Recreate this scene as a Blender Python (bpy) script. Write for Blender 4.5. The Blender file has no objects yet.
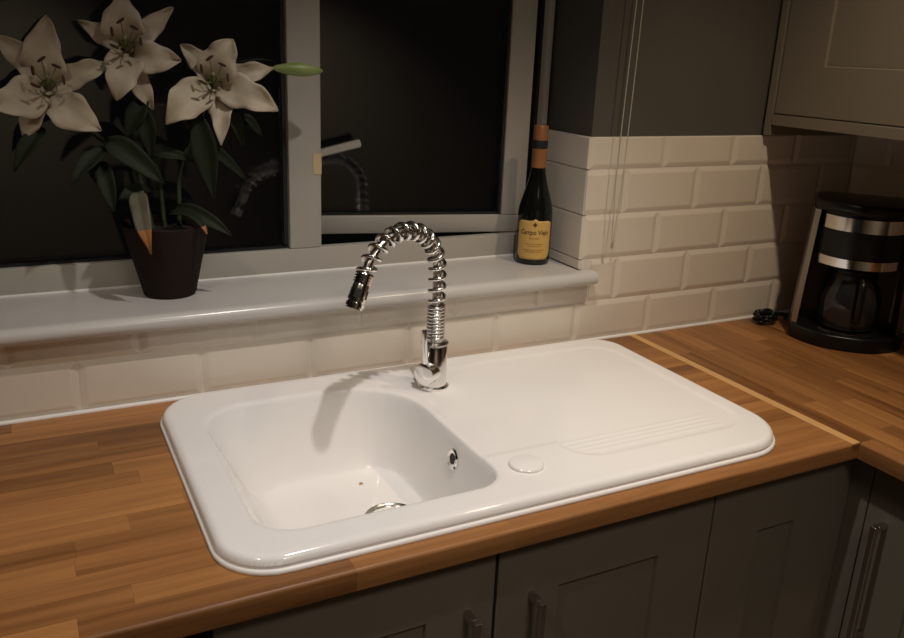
import bpy, bmesh, math, random
from mathutils import Vector, Matrix
random.seed(7)
scene = bpy.context.scene
COL = scene.collection

# ------------------------------------------------------------------ camera
# worktop top is z = 0, tile face of the window wall is y = 0, floor is z = -0.9
F_PX = 833.0
CAM = Vector((-1.2697, -1.4367, 0.6141))
YAW, PITCH, ROLL = 0.4850, 0.3121, 0.0427
_f = Vector((math.sin(YAW)*math.cos(PITCH), math.cos(YAW)*math.cos(PITCH), -math.sin(PITCH)))
_r0 = Vector((math.cos(YAW), -math.sin(YAW), 0)); _u0 = _r0.cross(_f)
_r = math.cos(ROLL)*_r0 + math.sin(ROLL)*_u0
_u = -math.sin(ROLL)*_r0 + math.cos(ROLL)*_u0
cd = bpy.data.cameras.new('camera'); cam = bpy.data.objects.new('camera', cd); COL.objects.link(cam)
M = Matrix((_r, _u, -_f)).transposed().to_4x4(); M.translation = CAM
cam.matrix_world = M
cd.sensor_fit = 'HORIZONTAL'; cd.sensor_width = 36; cd.lens = 36*F_PX/904; cd.clip_start = .02
scene.camera = cam

# ------------------------------------------------------------------ night sky, lamps, exposure
w = bpy.data.worlds.new('night'); scene.world = w; w.use_nodes = True
w.node_tree.nodes['Background'].inputs[0].default_value = (.35, .32, .34, 1)
w.node_tree.nodes['Background'].inputs[1].default_value = .004
vs = scene.view_settings
vs.view_transform = 'Standard'; vs.look = 'None'; vs.gamma = 1; vs.use_curve_mapping = False
vs.exposure = 0.0
def spot(name, loc, aim, power, color, angle, blend=.9, radius=.022):
    l = bpy.data.lights.new(name, 'SPOT'); l.energy = power; l.color = color
    l.spot_size = math.radians(angle); l.spot_blend = blend; l.shadow_soft_size = radius
    o = bpy.data.objects.new(name, l); COL.objects.link(o); o.location = loc
    o.rotation_euler = (Vector(aim)-Vector(loc)).to_track_quat('-Z', 'Y').to_euler()
    return o
CEIL = 1.5
spot('ceiling_spot_over_sink', (-.69, -.67, CEIL-.05), (-.76, -.50, 0), 42, (1, .93, .88), 90, 1)
spot('ceiling_spot_by_corner', (-.05, -.74, CEIL-.05), (.08, -.40, 0), 34, (1, .80, .57), 84, 1)
spot('ceiling_spot_left', (-1.75, -1.0, CEIL-.05), (-1.65, -.55, 0), 24, (1, .88, .74), 92, 1)
spot('fill_spot_room_side', (-.80, -1.75, CEIL-.05), (-.62, -.42, -.10), 36, (1, .89, .78), 60, 1, .22)  # unseen fill lamp added to brighten doors and tiles from the front
spot('fill_spot_mid_room', (-1.4, -2.7, CEIL-.05), (-1.3, -2.7, 0), 70, (1, .86, .70), 110, 1)  # added fill lamp behind the camera, raises the ambient bounce

# ------------------------------------------------------------------ helpers
def ray_dir(u, v): return (_r*((u-452)/F_PX) - _u*((v-319)/F_PX) + _f)
def pix(u, v, point, n):           # where the sight line through a pixel meets a real plane
    d = ray_dir(u, v); n = Vector(n)
    return CAM + d*((Vector(point)-CAM).dot(n)/d.dot(n))
def org(o):
    v = Vector((0, 0, 0))
    while o: v += o.location; o = o.parent
    return v
def tag(o, label=None, cat=None, group=None, kind=None):
    if label: o['label'] = label
    if cat: o['category'] = cat
    if group: o['group'] = group
    if kind: o['kind'] = kind
    return o
def thing(name, label, cat, loc=(0, 0, 0), group=None, kind=None):
    o = bpy.data.objects.new(name, None); COL.objects.link(o); o.location = loc; o.empty_display_size = .05
    return tag(o, label, cat, group, kind)
def obj(name, verts, faces, mat, parent=None, smooth=False, loc=None):
    L = org(parent) if parent else Vector((0, 0, 0))
    o0 = Vector(loc) if loc is not None else L
    me = bpy.data.meshes.new(name)
    me.from_pydata([tuple(Vector(v)-o0) for v in verts], [], faces)
    me.materials.append(mat); me.update()
    bm = bmesh.new(); bm.from_mesh(me); bmesh.ops.recalc_face_normals(bm, faces=bm.faces); bm.to_mesh(me); bm.free()
    if smooth:
        for p_ in me.polygons: p_.use_smooth = True
    o = bpy.data.objects.new(name, me); COL.objects.link(o); o.location = o0-L
    if parent: o.parent = parent
    return o
def smooth_by_angle(o, deg=35):
    me = o.data
    for p_ in me.polygons: p_.use_smooth = True
    bm = bmesh.new(); bm.from_mesh(me)
    for e in bm.edges:
        if len(e.link_faces) == 2 and e.calc_face_angle(0) > math.radians(deg): e.smooth = False
    bm.to_mesh(me); bm.free()
    return o
def box(name, x0, x1, y0, y1, z0, z1, mat, parent=None, bevel=0, seg=2):
    V = [(x, y, z) for x in (x0, x1) for y in (y0, y1) for z in (z0, z1)]
    Fc = [(0, 1, 3, 2), (4, 6, 7, 5), (0, 4, 5, 1), (2, 3, 7, 6), (0, 2, 6, 4), (1, 5, 7, 3)]
    o = obj(name, V, Fc, mat, parent)
    if bevel:
        bm = bmesh.new(); bm.from_mesh(o.data)
        bmesh.ops.bevel(bm, geom=list(bm.edges), offset=bevel, segments=seg, affect='EDGES', profile=.5)
        bm.to_mesh(o.data); bm.free(); smooth_by_angle(o, 40)
    return o
def frame(axis):
    a = Vector(axis).normalized()
    h = Vector((0, 0, 1)) if abs(a.z) < .9 else Vector((1, 0, 0))
    x = h.cross(a).normalized(); y = a.cross(x)
    return x, y, a
def lathe(name, prof, base, axis, mat, parent=None, seg=32, deg=35, cap=True):
    x, y, a = frame(axis); base = Vector(base); V = []; Fc = []
    for (r, h) in prof:
        for k in range(seg):
            t = 2*math.pi*k/seg
            V.append(base + a*h + (x*math.cos(t)+y*math.sin(t))*r)
    for i in range(len(prof)-1):
        for k in range(seg):
            k2 = (k+1) % seg
            Fc.append((i*seg+k, i*seg+k2, (i+1)*seg+k2, (i+1)*seg+k))
    if cap:
        Fc.append(tuple(range(seg))); n = (len(prof)-1)*seg; Fc.append(tuple(n+k for k in range(seg)))
    return smooth_by_angle(obj(name, V, Fc, mat, parent), deg)
def tube_data(pts, r, seg=8, closed=False):
    pts = [Vector(q) for q in pts]; n = len(pts); V = []; Fc = []
    rr = r if callable(r) else (lambda t: r)
    prev = None
    for i, q in enumerate(pts):
        if closed: t = pts[(i+1) % n]-pts[i-1]
        else: t = pts[min(i+1, n-1)]-pts[max(i-1, 0)]
        t.normalize()
        if prev is None: x, y, _ = frame(t)
        else:
            x = prev - t*prev.dot(t); x.normalize(); y = t.cross(x)
        prev = x
        R = rr(i/max(1, n-1))
        for k in range(seg):
            a = 2*math.pi*k/seg
            V.append(q+(x*math.cos(a)+y*math.sin(a))*R)
    m = n if closed else n-1
    for i in range(m):
        j = (i+1) % n
        for k in range(seg):
            k2 = (k+1) % seg
            Fc.append((i*seg+k, i*seg+k2, j*seg+k2, j*seg+k))
    if not closed:
        Fc.append(tuple(range(seg))); Fc.append(tuple((n-1)*seg+k for k in range(seg)))
    return V, Fc
def tube(name, pts, r, mat, parent=None, seg=8, closed=False):
    V, Fc = tube_data(pts, r, seg, closed)
    return smooth_by_angle(obj(name, V, Fc, mat, parent), 50)
def catmull(P, n=12):
    P = [Vector(q) for q in P]; out = []
    Q = [P[0]*2-P[1]]+P+[P[-1]*2-P[-2]]
    for i in range(1, len(Q)-2):
        for k in range(n):
            t = k/n
            out.append(.5*((2*Q[i])+(-Q[i-1]+Q[i+1])*t+(2*Q[i-1]-5*Q[i]+4*Q[i+1]-Q[i+2])*t*t+(-Q[i-1]+3*Q[i]-3*Q[i+1]+Q[i+2])*t**3))
    out.append(P[-1]); return out

# ------------------------------------------------------------------ materials
def mat(name, color, rough=.5, metal=0, spec=.5, coat=0, var=0, vscale=8, bump=0, bscale=60, trans=0):
    m = bpy.data.materials.new(name); m.use_nodes = True
    nt = m.node_tree; b = nt.nodes['Principled BSDF']
    c = (*color, 1)
    b.inputs['Base Color'].default_value = c; b.inputs['Roughness'].default_value = rough
    b.inputs['Metallic'].default_value = metal; b.inputs['Specular IOR Level'].default_value = spec
    b.inputs['Coat Weight'].default_value = coat; b.inputs['Coat Roughness'].default_value = .08
    b.inputs['Transmission Weight'].default_value = trans
    if var or bump:
        tc = nt.nodes.new('ShaderNodeNewGeometry')
        if var:
            no = nt.nodes.new('ShaderNodeTexNoise'); no.inputs['Scale'].default_value = vscale; no.inputs['Detail'].default_value = 4
            nt.links.new(tc.outputs['Position'], no.inputs['Vector'])
            mx = nt.nodes.new('ShaderNodeMix'); mx.data_type = 'RGBA'
            mx.inputs['A'].default_value = tuple(max(0, q*(1-var)) for q in color)+(1,)
            mx.inputs['B'].default_value = tuple(min(1, q*(1+var)) for q in color)+(1,)
            nt.links.new(no.outputs['Fac'], mx.inputs['Factor']); nt.links.new(mx.outputs['Result'], b.inputs['Base Color'])
        if bump:
            n2 = nt.nodes.new('ShaderNodeTexNoise'); n2.inputs['Scale'].default_value = bscale; n2.inputs['Detail'].default_value = 3
            nt.links.new(tc.outputs['Position'], n2.inputs['Vector'])
            bu = nt.nodes.new('ShaderNodeBump'); bu.inputs['Strength'].default_value = bump; bu.inputs['Distance'].default_value = .002
            nt.links.new(n2.outputs['Fac'], bu.inputs['Height']); nt.links.new(bu.outputs['Normal'], b.inputs['Normal'])
    return m
def wood(name, along, dark, light):
    m = bpy.data.materials.new(name); m.use_nodes = True
    nt = m.node_tree; b = nt.nodes['Principled BSDF']; N = nt.nodes.new; K = nt.links.new
    g = N('ShaderNodeNewGeometry'); oi = N('ShaderNodeObjectInfo')
    mul = N('ShaderNodeVectorMath'); mul.operation = 'MULTIPLY'
    mul.inputs[1].default_value = (2.2, 38, 38) if along == 'x' else (38, 2.2, 38)
    K(g.outputs['Position'], mul.inputs[0])
    sh = N('ShaderNodeMath'); sh.operation = 'MULTIPLY'; sh.inputs[1].default_value = 91; K(oi.outputs['Random'], sh.inputs[0])
    add = N('ShaderNodeVectorMath'); add.operation = 'ADD'; K(mul.outputs[0], add.inputs[0]); K(sh.outputs[0], add.inputs[1])
    no = N('ShaderNodeTexNoise'); no.inputs['Scale'].default_value = 1; no.inputs['Detail'].default_value = 5; no.inputs['Distortion'].default_value = .6
    K(add.outputs[0], no.inputs['Vector'])
    fine = N('ShaderNodeTexNoise'); fine.inputs['Scale'].default_value = 6; fine.inputs['Detail'].default_value = 3; K(add.outputs[0], fine.inputs['Vector'])
    # stave tone from the object's own random number, grain on top
    m1 = N('ShaderNodeMath'); m1.operation = 'MULTIPLY_ADD'; m1.inputs[1].default_value = .46; m1.inputs[2].default_value = -.10; K(oi.outputs['Random'], m1.inputs[0])
    m2 = N('ShaderNodeMath'); m2.operation = 'MULTIPLY_ADD'; m2.inputs[1].default_value = .95; K(no.outputs['Fac'], m2.inputs[0]); K(m1.outputs[0], m2.inputs[2])
    m3 = N('ShaderNodeMath'); m3.operation = 'MULTIPLY_ADD'; m3.inputs[1].default_value = .25; K(fine.outputs['Fac'], m3.inputs[0]); K(m2.outputs[0], m3.inputs[2])
    m4 = N('ShaderNodeMath'); m4.operation = 'SUBTRACT'; m4.inputs[1].default_value = .22; K(m3.outputs[0], m4.inputs[0])
    cr = N('ShaderNodeValToRGB'); K(m4.outputs[0], cr.inputs['Fac'])
    e = cr.color_ramp.elements; e[0].position = .05; e[0].color = (*dark, 1); e[1].position = .85; e[1].color = (*light, 1)
    K(cr.outputs['Color'], b.inputs['Base Color'])
    b.inputs['Roughness'].default_value = .42; b.inputs['Specular IOR Level'].default_value = .35
    bu = N('ShaderNodeBump'); bu.inputs['Strength'].default_value = .15; bu.inputs['Distance'].default_value = .001
    K(fine.outputs['Fac'], bu.inputs['Height']); K(bu.outputs['Normal'], b.inputs['Normal'])
    return m
CERAMIC = mat('white_ceramic', (.86, .845, .825), .11, spec=.5, var=.02, vscale=3)
TILE = mat('glazed_tile', (.72, .655, .56), .17, var=.05, vscale=5, bump=.08, bscale=30)
GROUT = mat('grout', (.74, .69, .61), .9, var=.1, vscale=40)
SEAL = mat('white_sealant', (.82, .80, .77), .35)
PAINT = mat('grey_wall_paint', (.085, .077, .064), .75, var=.08, vscale=6, bump=.15, bscale=180)
CREAMP = mat('cream_wall_paint', (.50, .43, .33), .8, var=.05)
CEILP = mat('white_ceiling_paint', (.7, .68, .64), .9, var=.03)
FLOORM = mat('floor_vinyl', (.12, .09, .065), .5, var=.2, vscale=9)
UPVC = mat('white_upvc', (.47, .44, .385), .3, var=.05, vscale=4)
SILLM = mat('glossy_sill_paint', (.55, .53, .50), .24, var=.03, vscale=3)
GASKET = mat('black_rubber', (.012, .012, .012), .6, var=.2)
CHROME = mat('chrome', (.86, .85, .83), .13, metal=1, var=.03)
STEEL = mat('brushed_steel', (.66, .64, .61), .34, metal=1, var=.1, vscale=40)
NICKEL = mat('dark_nickel', (.52, .49, .45), .24, metal=1, var=.08, vscale=20)
CAB = mat('olive_grey_cabinet_paint', (.192, .166, .124), .6, var=.04, vscale=5)
CABIN = mat('cabinet_board', (.30, .29, .27), .7, var=.05)
BLACKP = mat('black_plastic', (.006, .006, .006), .3, spec=.35, var=.2)
GAPM = mat('dark_board', (.02, .02, .02), .8, var=.1)
GLASS = mat('window_glass', (.9, .95, .95), 0, trans=1)
DKGLASS = mat('smoked_glass', (.05, .05, .055), .03, trans=.6)
WOODX = wood('oak_along_wall', 'x', (.125, .048, .014), (.45, .205, .068))
WOODY = wood('oak_across', 'y', (.125, .047, .0135), (.42, .195, .065))
STRIPM = mat('pale_oak_strip', (.62, .36, .14), .4, var=.12, vscale=30)

# ------------------------------------------------------------------ room shell
XL, XR, YF, ZF = -3.2, .62, -3.4, -.9
WIN_X0, WIN_X1, SILLZ, WIN_Z1 = -2.05, -.197, .14, 1.22
def sbox(name, parts, m, label, cat='wall'):
    V = []; Fc = []
    for (x0, x1, y0, y1, z0, z1) in parts:
        n = len(V); V += [(x, y, z) for x in (x0, x1) for y in (y0, y1) for z in (z0, z1)]
        Fc += [tuple(n+i for i in q) for q in ((0, 1, 3, 2), (4, 6, 7, 5), (0, 4, 5, 1), (2, 3, 7, 6), (0, 2, 6, 4), (1, 5, 7, 3))]
    return tag(obj(name, V, Fc, m), label, cat, kind='structure')
sbox('floor', [(XL-.2, XR+.2, YF-.2, .3, ZF-.1, ZF)], FLOORM, 'brown kitchen floor below the cabinets', 'floor')
sbox('ceiling', [(XL-.2, XR+.2, YF-.2, .3, CEIL, CEIL+.1)], CEILP, 'white ceiling over the kitchen', 'ceiling')
wall_back = sbox('wall_back', [(XL, WIN_X0, .008, .3, ZF, CEIL), (WIN_X0, WIN_X1, .008, .3, ZF, SILLZ), (WIN_X0, WIN_X1, .008, .3, WIN_Z1, CEIL), (WIN_X1, XR+.2, .008, .3, ZF, CEIL)],
                 PAINT, 'dark grey painted wall around the window with white bevelled tiles below')
wall_right = sbox('wall_right', [(XR+.008, XR+.2, YF, .008, ZF, CEIL)], PAINT, 'right-hand wall tiled behind the coffee maker')
sbox('wall_left', [(XL-.2, XL, YF, .008, ZF, CEIL)], PAINT, 'grey wall at the far left end of the room')
sbox('wall_front', [(XL, XR, YF-.2, YF, ZF, CEIL)], CREAMP, 'cream wall opposite the window')

# tiles -----------------------------------------------------------------
PX, PZ, ZB, Z1 = .203, .0976, .0035, .0924
ROWS = [(ZB, Z1), (Z1, Z1+PZ), (Z1+PZ, Z1+2*PZ), (Z1+2*PZ, Z1+3*PZ), (Z1+3*PZ, .454)]
_tc = {}
def tile_mesh(wd, ht, bl, br, bb, bt):
    key = (round(wd, 4), round(ht, 4), bl, br, bb, bt)
    if key in _tc: return _tc[key]
    B_ = .011; s = .0005
    xs = (0, wd); zs = (0, ht)
    ix = (B_ if bl else s, wd-(B_ if br else s)); iz = (B_*.9 if bb else s, ht-(B_*.9 if bt else s))
    if ix[0] >= ix[1]: ix = (wd*.4, wd*.6)
    if iz[0] >= iz[1]: iz = (ht*.4, ht*.6)
    V = []
    for (X, Z, y) in ((xs, zs, .008), (xs, zs, .0028), (ix, iz, 0.)):
        V += [(X[0], y, Z[0]), (X[1], y, Z[0]), (X[1], y, Z[1]), (X[0], y, Z[1])]
    Fc = [(8, 9, 10, 11)]
    for a in (0, 4):
        for k in range(4): Fc.append((a+k, a+(k+1) % 4, a+4+(k+1) % 4, a+4+k))
    me = bpy.data.meshes.new('tile'); me.from_pydata(V, [], Fc); me.materials.append(TILE); me.update()
    bm = bmesh.new(); bm.from_mesh(me); bmesh.ops.recalc_face_normals(bm, faces=bm.faces)
    bm.normal_update()
    if any(f.normal.y > .5 for f in bm.faces if abs(f.calc_center_median().y) < 1e-5): bmesh.ops.reverse_faces(bm, faces=bm.faces)
    bmesh.ops.bevel(bm, geom=[e for e in bm.edges if all(abs(v.co.y) < 1e-5 for v in e.verts)], offset=.0012, segments=1, affect='EDGES')
    bm.to_mesh(me); bm.free()
    _tc[key] = me; return me
def put_tile(parent, a0, a1, z0, z1, bl=True, br=True, bb=True, bt=True, face='y', at=0.):
    g = .0013
    me = tile_mesh(a1-a0-2*g, z1-z0-2*g, bl, br, bb, bt)
    o = bpy.data.objects.new('tile', me); COL.objects.link(o); o.parent = parent
    j = random.uniform(-.0003, .0003)
    if face == 'y': o.location = (a0+g, at+j, z0+g)
    elif face == 'x':               # face looks towards -x ; a runs along -y
        o.rotation_euler = (0, 0, -math.pi/2); o.location = (at+j, -(a0+g), z0+g)
    return o
TL = -2.1
for ri, (z0, z1) in enumerate(ROWS):
    off = 0 if ri % 2 == 0 else .5
    xs = [(k+off)*PX for k in range(-12, 5)]
    bt = ri != 4
    for a0 in xs:
        a1 = a0+PX; lo, hi = a0, min(a1, XR)
        if hi <= lo+.012: continue
        if ri >= 2:
            lo = max(lo, -.205)
            if hi-lo < .012: continue
            put_tile(wall_back, lo, hi, z0, z1, bl=lo == a0, br=hi == a1, bt=bt)
        elif ri == 1:
            if hi < -.176: put_tile(wall_back, lo, hi, z0, .137, bt=False)
            elif lo < -.176:
                put_tile(wall_back, lo, -.1745, z0, .137, br=False, bt=False)
                put_tile(wall_back, -.1735, hi, z0, z1, bl=False)
            else: put_tile(wall_back, lo, hi, z0, z1, br=hi == a1)
        else: put_tile(wall_back, lo, hi, z0, z1, br=hi == a1)
    # right wall
    for k in range(-1, 9):
        a0 = (k+off)*PX+.1; a1 = a0+PX; lo = max(a0, 0.0)
        if a1-lo < .012: continue
        put_tile(wall_right, lo, a1, z0, z1, bl=lo == a0, bt=bt, face='x', at=XR)
    # reveal beside the window: one cut piece per row (faces -x)
    if ri >= 1:
        zz = max(z0, .1672)
        if z1-zz > .012:
            me = tile_mesh(.164-.0026, z1-zz-.0026, False, False, False, False)
            o = bpy.data.objects.new('tile', me); COL.objects.link(o); o.parent = wall_back
            o.rotation_euler = (0, 0, -math.pi/2); o.location = (-.205, .1645, zz+.0013)
box('grout', TL, WIN_X1-.0, .0031, .0082, .0, .139, GROUT, wall_back)
box('grout', WIN_X1, XR, .0031, .0082, 0, .453, GROUT, wall_back)
box('grout', -.2019, WIN_X1+.0002, .0055, .165, .168, .453, GROUT, wall_back)
box('grout', XR+.0031, XR+.0082, -1.9, .006, 0, .453, GROUT, wall_right)
# sealant beads between worktop and tiles
def bead(name, p0, p1, r, label):
    return tag(tube(name, [p0, p1], r, SEAL, seg=10), label, 'sealant', kind='structure')
bead('trim_2', (TL, -.001, .0008), (XR-.001, -.001, .0008), .0045, 'white sealant bead along the foot of the window wall tiles')
bead('trim_3', (XR-.001, 0, .0008), (XR-.001, -1.9, .0008), .0045, 'white sealant bead along the foot of the right wall tiles')

# sill ------------------------------------------------------------------
def sill():
    x0, x1 = WIN_X0, -.174
    prof = [(.166, .139), (-.014, .139)]
    for k in range(0, 13):          # bull-nose
        a = -math.pi/2 - math.pi*k/12
        prof.append((-.019+math.cos(a)*.0145*1.0, .1535+math.sin(a)*.0145))
    prof += [(-.010, .168), (.166, .168)]
    n = len(prof); V = []
    for x in (x0, -.205+.0, x1):
        for (y, z) in prof:
            yy = y
            V.append((x, yy, z))
    Fc = []
    for s in (0, 1):
        for i in range(n):
            j = (i+1) % n; Fc.append((s*n+i, s*n+j, (s+1)*n+j, (s+1)*n+i))
    # horn: right of the reveal corner only the part in front of the tile face remains
    for i, (y, z) in enumerate(prof):
        if y > -.002:
            V[2*n+i] = (x1, -.0015, z)
    for i, (y, z) in enumerate(prof):
        V[n+i] = (-.2065, y, z)
    V2 = V[:n]+V[n:2*n]; F2 = [q for q in Fc if max(q) < 2*n]; F2 += [tuple(range(n)), tuple(n+i for i in range(n))]
    m = len(V2)
    hp = [(min(y, -.0012), z) for (y, z) in prof]
    for x in (-.2065, x1):
        for (y, z) in hp: V2.append((x, y, z))
    for i in range(n):
        j = (i+1) % n; F2.append((m+i, m+j, m+n+j, m+n+i))
    F2 += [tuple(m+i for i in range(n)), tuple(m+n+i for i in range(n))]
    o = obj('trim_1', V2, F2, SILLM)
    return tag(smooth_by_angle(o, 30), 'glossy white window sill board with rounded front edge', 'window sill', kind='structure')
sill()

# window ----------------------------------------------------------------
win = thing('window_1', 'white plastic window with fixed left pane and a right sash pushed open', 'window', (-1.12, .165, .168), kind='structure')
WY0, WY1 = .166, .236
FX1 = -.2055
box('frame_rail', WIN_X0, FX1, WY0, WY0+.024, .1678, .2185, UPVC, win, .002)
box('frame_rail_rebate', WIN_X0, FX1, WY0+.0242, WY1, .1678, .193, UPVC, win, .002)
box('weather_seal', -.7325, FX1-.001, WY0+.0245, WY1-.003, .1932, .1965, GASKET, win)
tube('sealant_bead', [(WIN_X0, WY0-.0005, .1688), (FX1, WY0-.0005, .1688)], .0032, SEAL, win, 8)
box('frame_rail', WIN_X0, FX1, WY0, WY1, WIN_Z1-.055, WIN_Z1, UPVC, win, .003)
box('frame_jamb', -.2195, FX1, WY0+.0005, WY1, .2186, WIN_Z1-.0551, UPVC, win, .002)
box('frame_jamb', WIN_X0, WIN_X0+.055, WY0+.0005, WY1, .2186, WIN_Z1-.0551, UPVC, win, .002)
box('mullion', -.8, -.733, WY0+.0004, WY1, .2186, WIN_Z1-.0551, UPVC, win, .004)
# glazing bead and gasket of the fixed light
gx0, gx1, gz0, gz1 = WIN_X0+.056, -.8008, .2187, WIN_Z1-.0556
for (a, b_, c, d) in ((gx0, gx1, gz0, gz0+.004), (gx0, gx1, gz1-.007, gz1), (gx1-.007, gx1, gz0+.0072, gz1-.0072), (gx0, gx0+.007, gz0+.0072, gz1-.0072)):
    box('gasket', a, b_, WY0+.012, WY0+.022, c, d, GASKET, win)
box('pane', gx0, gx1, WY0+.024, WY0+.048, gz0, gz1, GLASS, win)
box('striker_tape', -.7505, -.7335, WY0-.0012, WY0+.0002, .368, .409, mat('yellowed_tape', (.62, .50, .28), .6, var=.1, vscale=60), win)
# dark weather seals seen in the gap beside the open sash
box('weather_seal', -.2277, -.2197, WY0+.02, WY1-.002, .2195, WIN_Z1-.056, GASKET, win)
# opening sash, hinged on the right and swung outwards
HX, HY, ANG, SL = -.2425, .1775, math.radians(12.6), .535
dx = Vector((-math.cos(ANG), math.sin(ANG), 0)); dn = Vector((math.sin(ANG), math.cos(ANG), 0))
def sbx(name, a0, a1, n0, n1, z0, z1, m, parent, bevel=.003):
    V = [Vector((HX, HY, 0))+dx*a+dn*n+Vector((0, 0, z)) for a in (a0, a1) for n in (n0, n1) for z in (z0, z1)]
    o = obj(name, V, [(0, 1, 3, 2), (4, 6, 7, 5), (0, 4, 5, 1), (2, 3, 7, 6), (0, 2, 6, 4), (1, 5, 7, 3)], m, parent)
    if bevel:
        bm = bmesh.new(); bm.from_mesh(o.data); bmesh.ops.bevel(bm, geom=list(bm.edges), offset=bevel, segments=2, affect='EDGES', profile=.5)
        bm.to_mesh(o.data); bm.free(); smooth_by_angle(o, 40)
    return o
SZ0, SZ1, ST = .2195, WIN_Z1-.058, .056
sash = bpy.data.objects.new('sash', None); COL.objects.link(sash); sash.parent = win; sash.empty_display_size = .05
sbx('rail', 0, SL, 0, .05, SZ0, SZ0+.040, UPVC, sash)
sbx('rail', 0, SL, 0, .05, SZ1-.045, SZ1, UPVC, sash)
sbx('stile', 0, ST, .0004, .0496, SZ0+.0401, SZ1-.0451, UPVC, sash)
sbx('stile', SL-ST, SL, .0004, .0496, SZ0+.0401, SZ1-.0451, UPVC, sash)
for (a0, a1, z0, z1) in ((ST, SL-ST, SZ0+.0402, SZ0+.045), (ST, SL-ST, SZ1-.051, SZ1-.0452), (ST+.0001, ST+.006, SZ0+.0451, SZ1-.0511), (SL-ST-.006, SL-ST-.0001, SZ0+.0451, SZ1-.0511)):
    sbx('gasket', a0, a1, .008, .016, z0, z1, GASKET, sash, 0)
sbx('pane', ST+.001, SL-ST-.001, .018, .042, SZ0+.041, SZ1-.046, GLASS, sash, 0)
# lever handle on the free stile
hb = Vector((HX, HY, .392))+dx*(SL-.030)-dn*.001
sbx('handle_base', SL-.044, SL-.016, -.012, .0005, .350, .430, UPVC, sash, .003)
q0 = hb-dn*.012; q1 = hb-dn*.040; q2 = q1-dx*.05+Vector((0, 0, .012)); q3 = q1-dx*.118+Vector((0, 0, .030))
def bar(name, pts, wd, th, m, parent):
    V = []; Fc = []
    for i, q in enumerate(pts):
        t = (pts[min(i+1, len(pts)-1)]-pts[max(i-1, 0)]).normalized()
        s = Vector((0, 0, 1)); s = (s-t*s.dot(t)).normalized() if abs(t.z) < .95 else dn
        n = t.cross(s)
        for (a, b2) in ((-1, -1), (1, -1), (1, 1), (-1, 1)): V.append(q+s*a*wd/2+n*b2*th/2)
    for i in range(len(pts)-1):
        for k in range(4): Fc.append((i*4+k, i*4+(k+1) % 4, i*4+4+(k+1) % 4, i*4+4+k))
    Fc += [(0, 1, 2, 3), tuple(len(V)-4+k for k in range(4))]
    o = obj(name, V, Fc, m, parent)
    bm = bmesh.new(); bm.from_mesh(o.data); bmesh.ops.bevel(bm, geom=list(bm.edges), offset=min(wd, th)*.18, segments=2, affect='EDGES')
    bm.to_mesh(o.data); bm.free(); return smooth_by_angle(o, 45)
bar('handle_lever', [q0, q1-dx*.004, q2, q3], .016, .012, UPVC, sash)

# ------------------------------------------------------------------ worktops, stave by stave
def stave(parent, x0, x1, y0, y1, m, round_side=None):
    zt = random.uniform(-.00035, 0); zb = -.030
    if round_side is None:
        return box('stave', x0, x1, y0, y1, zb, zt, m, parent)
    r = .005
    if round_side == 'y': prof = [(y1, zb), (y1, zt)]+[(y0+r-r*math.sin(a), zt-r+r*math.cos(a)) for a in (0, .4, .8, 1.2, math.pi/2)]+[(y0, zb)]
    else: prof = [(x1, zb), (x1, zt)]+[(x0+r-r*math.sin(a), zt-r+r*math.cos(a)) for a in (0, .4, .8, 1.2, math.pi/2)]+[(x0, zb)]
    n = len(prof)
    V = [(x, c, z) for x in (x0, x1) for (c, z) in prof] if round_side == 'y' else [(c, y, z) for y in (y0, y1) for (c, z) in prof]
    Fc = [(i, (i+1) % n, n+(i+1) % n, n+i) for i in range(n)]+[tuple(range(n)), tuple(n+i for i in range(n))]
    return smooth_by_angle(obj('stave', V, Fc, m, parent), 30)
D, XJ = .610, -.030
wt = thing('worktop', 'oak block worktop holding the white sink below the window', 'worktop', (-1.0, -.3, -.03))
NR = 15; SW = D/NR; CX0, CX1 = -1.075, -.170
rnd = random.Random(21)
for k in range(NR):
    y0 = -D+k*SW; y1 = y0+SW-.0002
    cuts = [TL]; x = TL+rnd.uniform(.05, .3)
    while x < XJ-.08:
        cuts.append(x); x += rnd.uniform(.16, .48)
    cuts.append(XJ)
    for a, b_ in zip(cuts[:-1], cuts[1:]):
        segs = [(a, b_-.0002)]
        if 1 <= k <= 13:
            segs = []
            e0, e1 = (CX0+.05, CX1-.06) if k in (1, 13) else (CX0, CX1)
            if a < e0: segs.append((a, min(b_-.0002, e0)))
            if b_ > e1: segs.append((max(a, e1), b_-.0002))
        for (s0, s1) in segs:
            if s1-s0 > .004: stave(wt, s0, s1, y0, y1, WOODX, 'y' if k == 0 else None)
wr = thing('worktop', 'oak block worktop along the right wall under the coffee maker', 'worktop', (.3, -.9, -.03))
NX = 16; SWX = (XR-XJ)/NX; YE = -1.85
for k in range(NX):
    x0 = XJ+k*SWX; x1 = x0+SWX-.0002
    cuts = [YE]; y = YE+rnd.uniform(.05, .3)
    lim = -.0
    while y < -.09:
        cuts.append(y); y += rnd.uniform(.16, .48)
    if k == 0: cuts = sorted(set(cuts+[-D]))
    cuts.append(0)
    for a, b_ in zip(cuts[:-1], cuts[1:]):
        if b_-a < .004: continue
        stave(wr, x0, x1, a, b_-.0002, WOODY, 'x' if (k == 0 and b_ <= -D+.001) else None)
box('joint_strip', XJ-.019, XJ-.0004, -D-.001, -.004, -.003, .0012, STRIPM, wt, .0006, 1)

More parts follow.
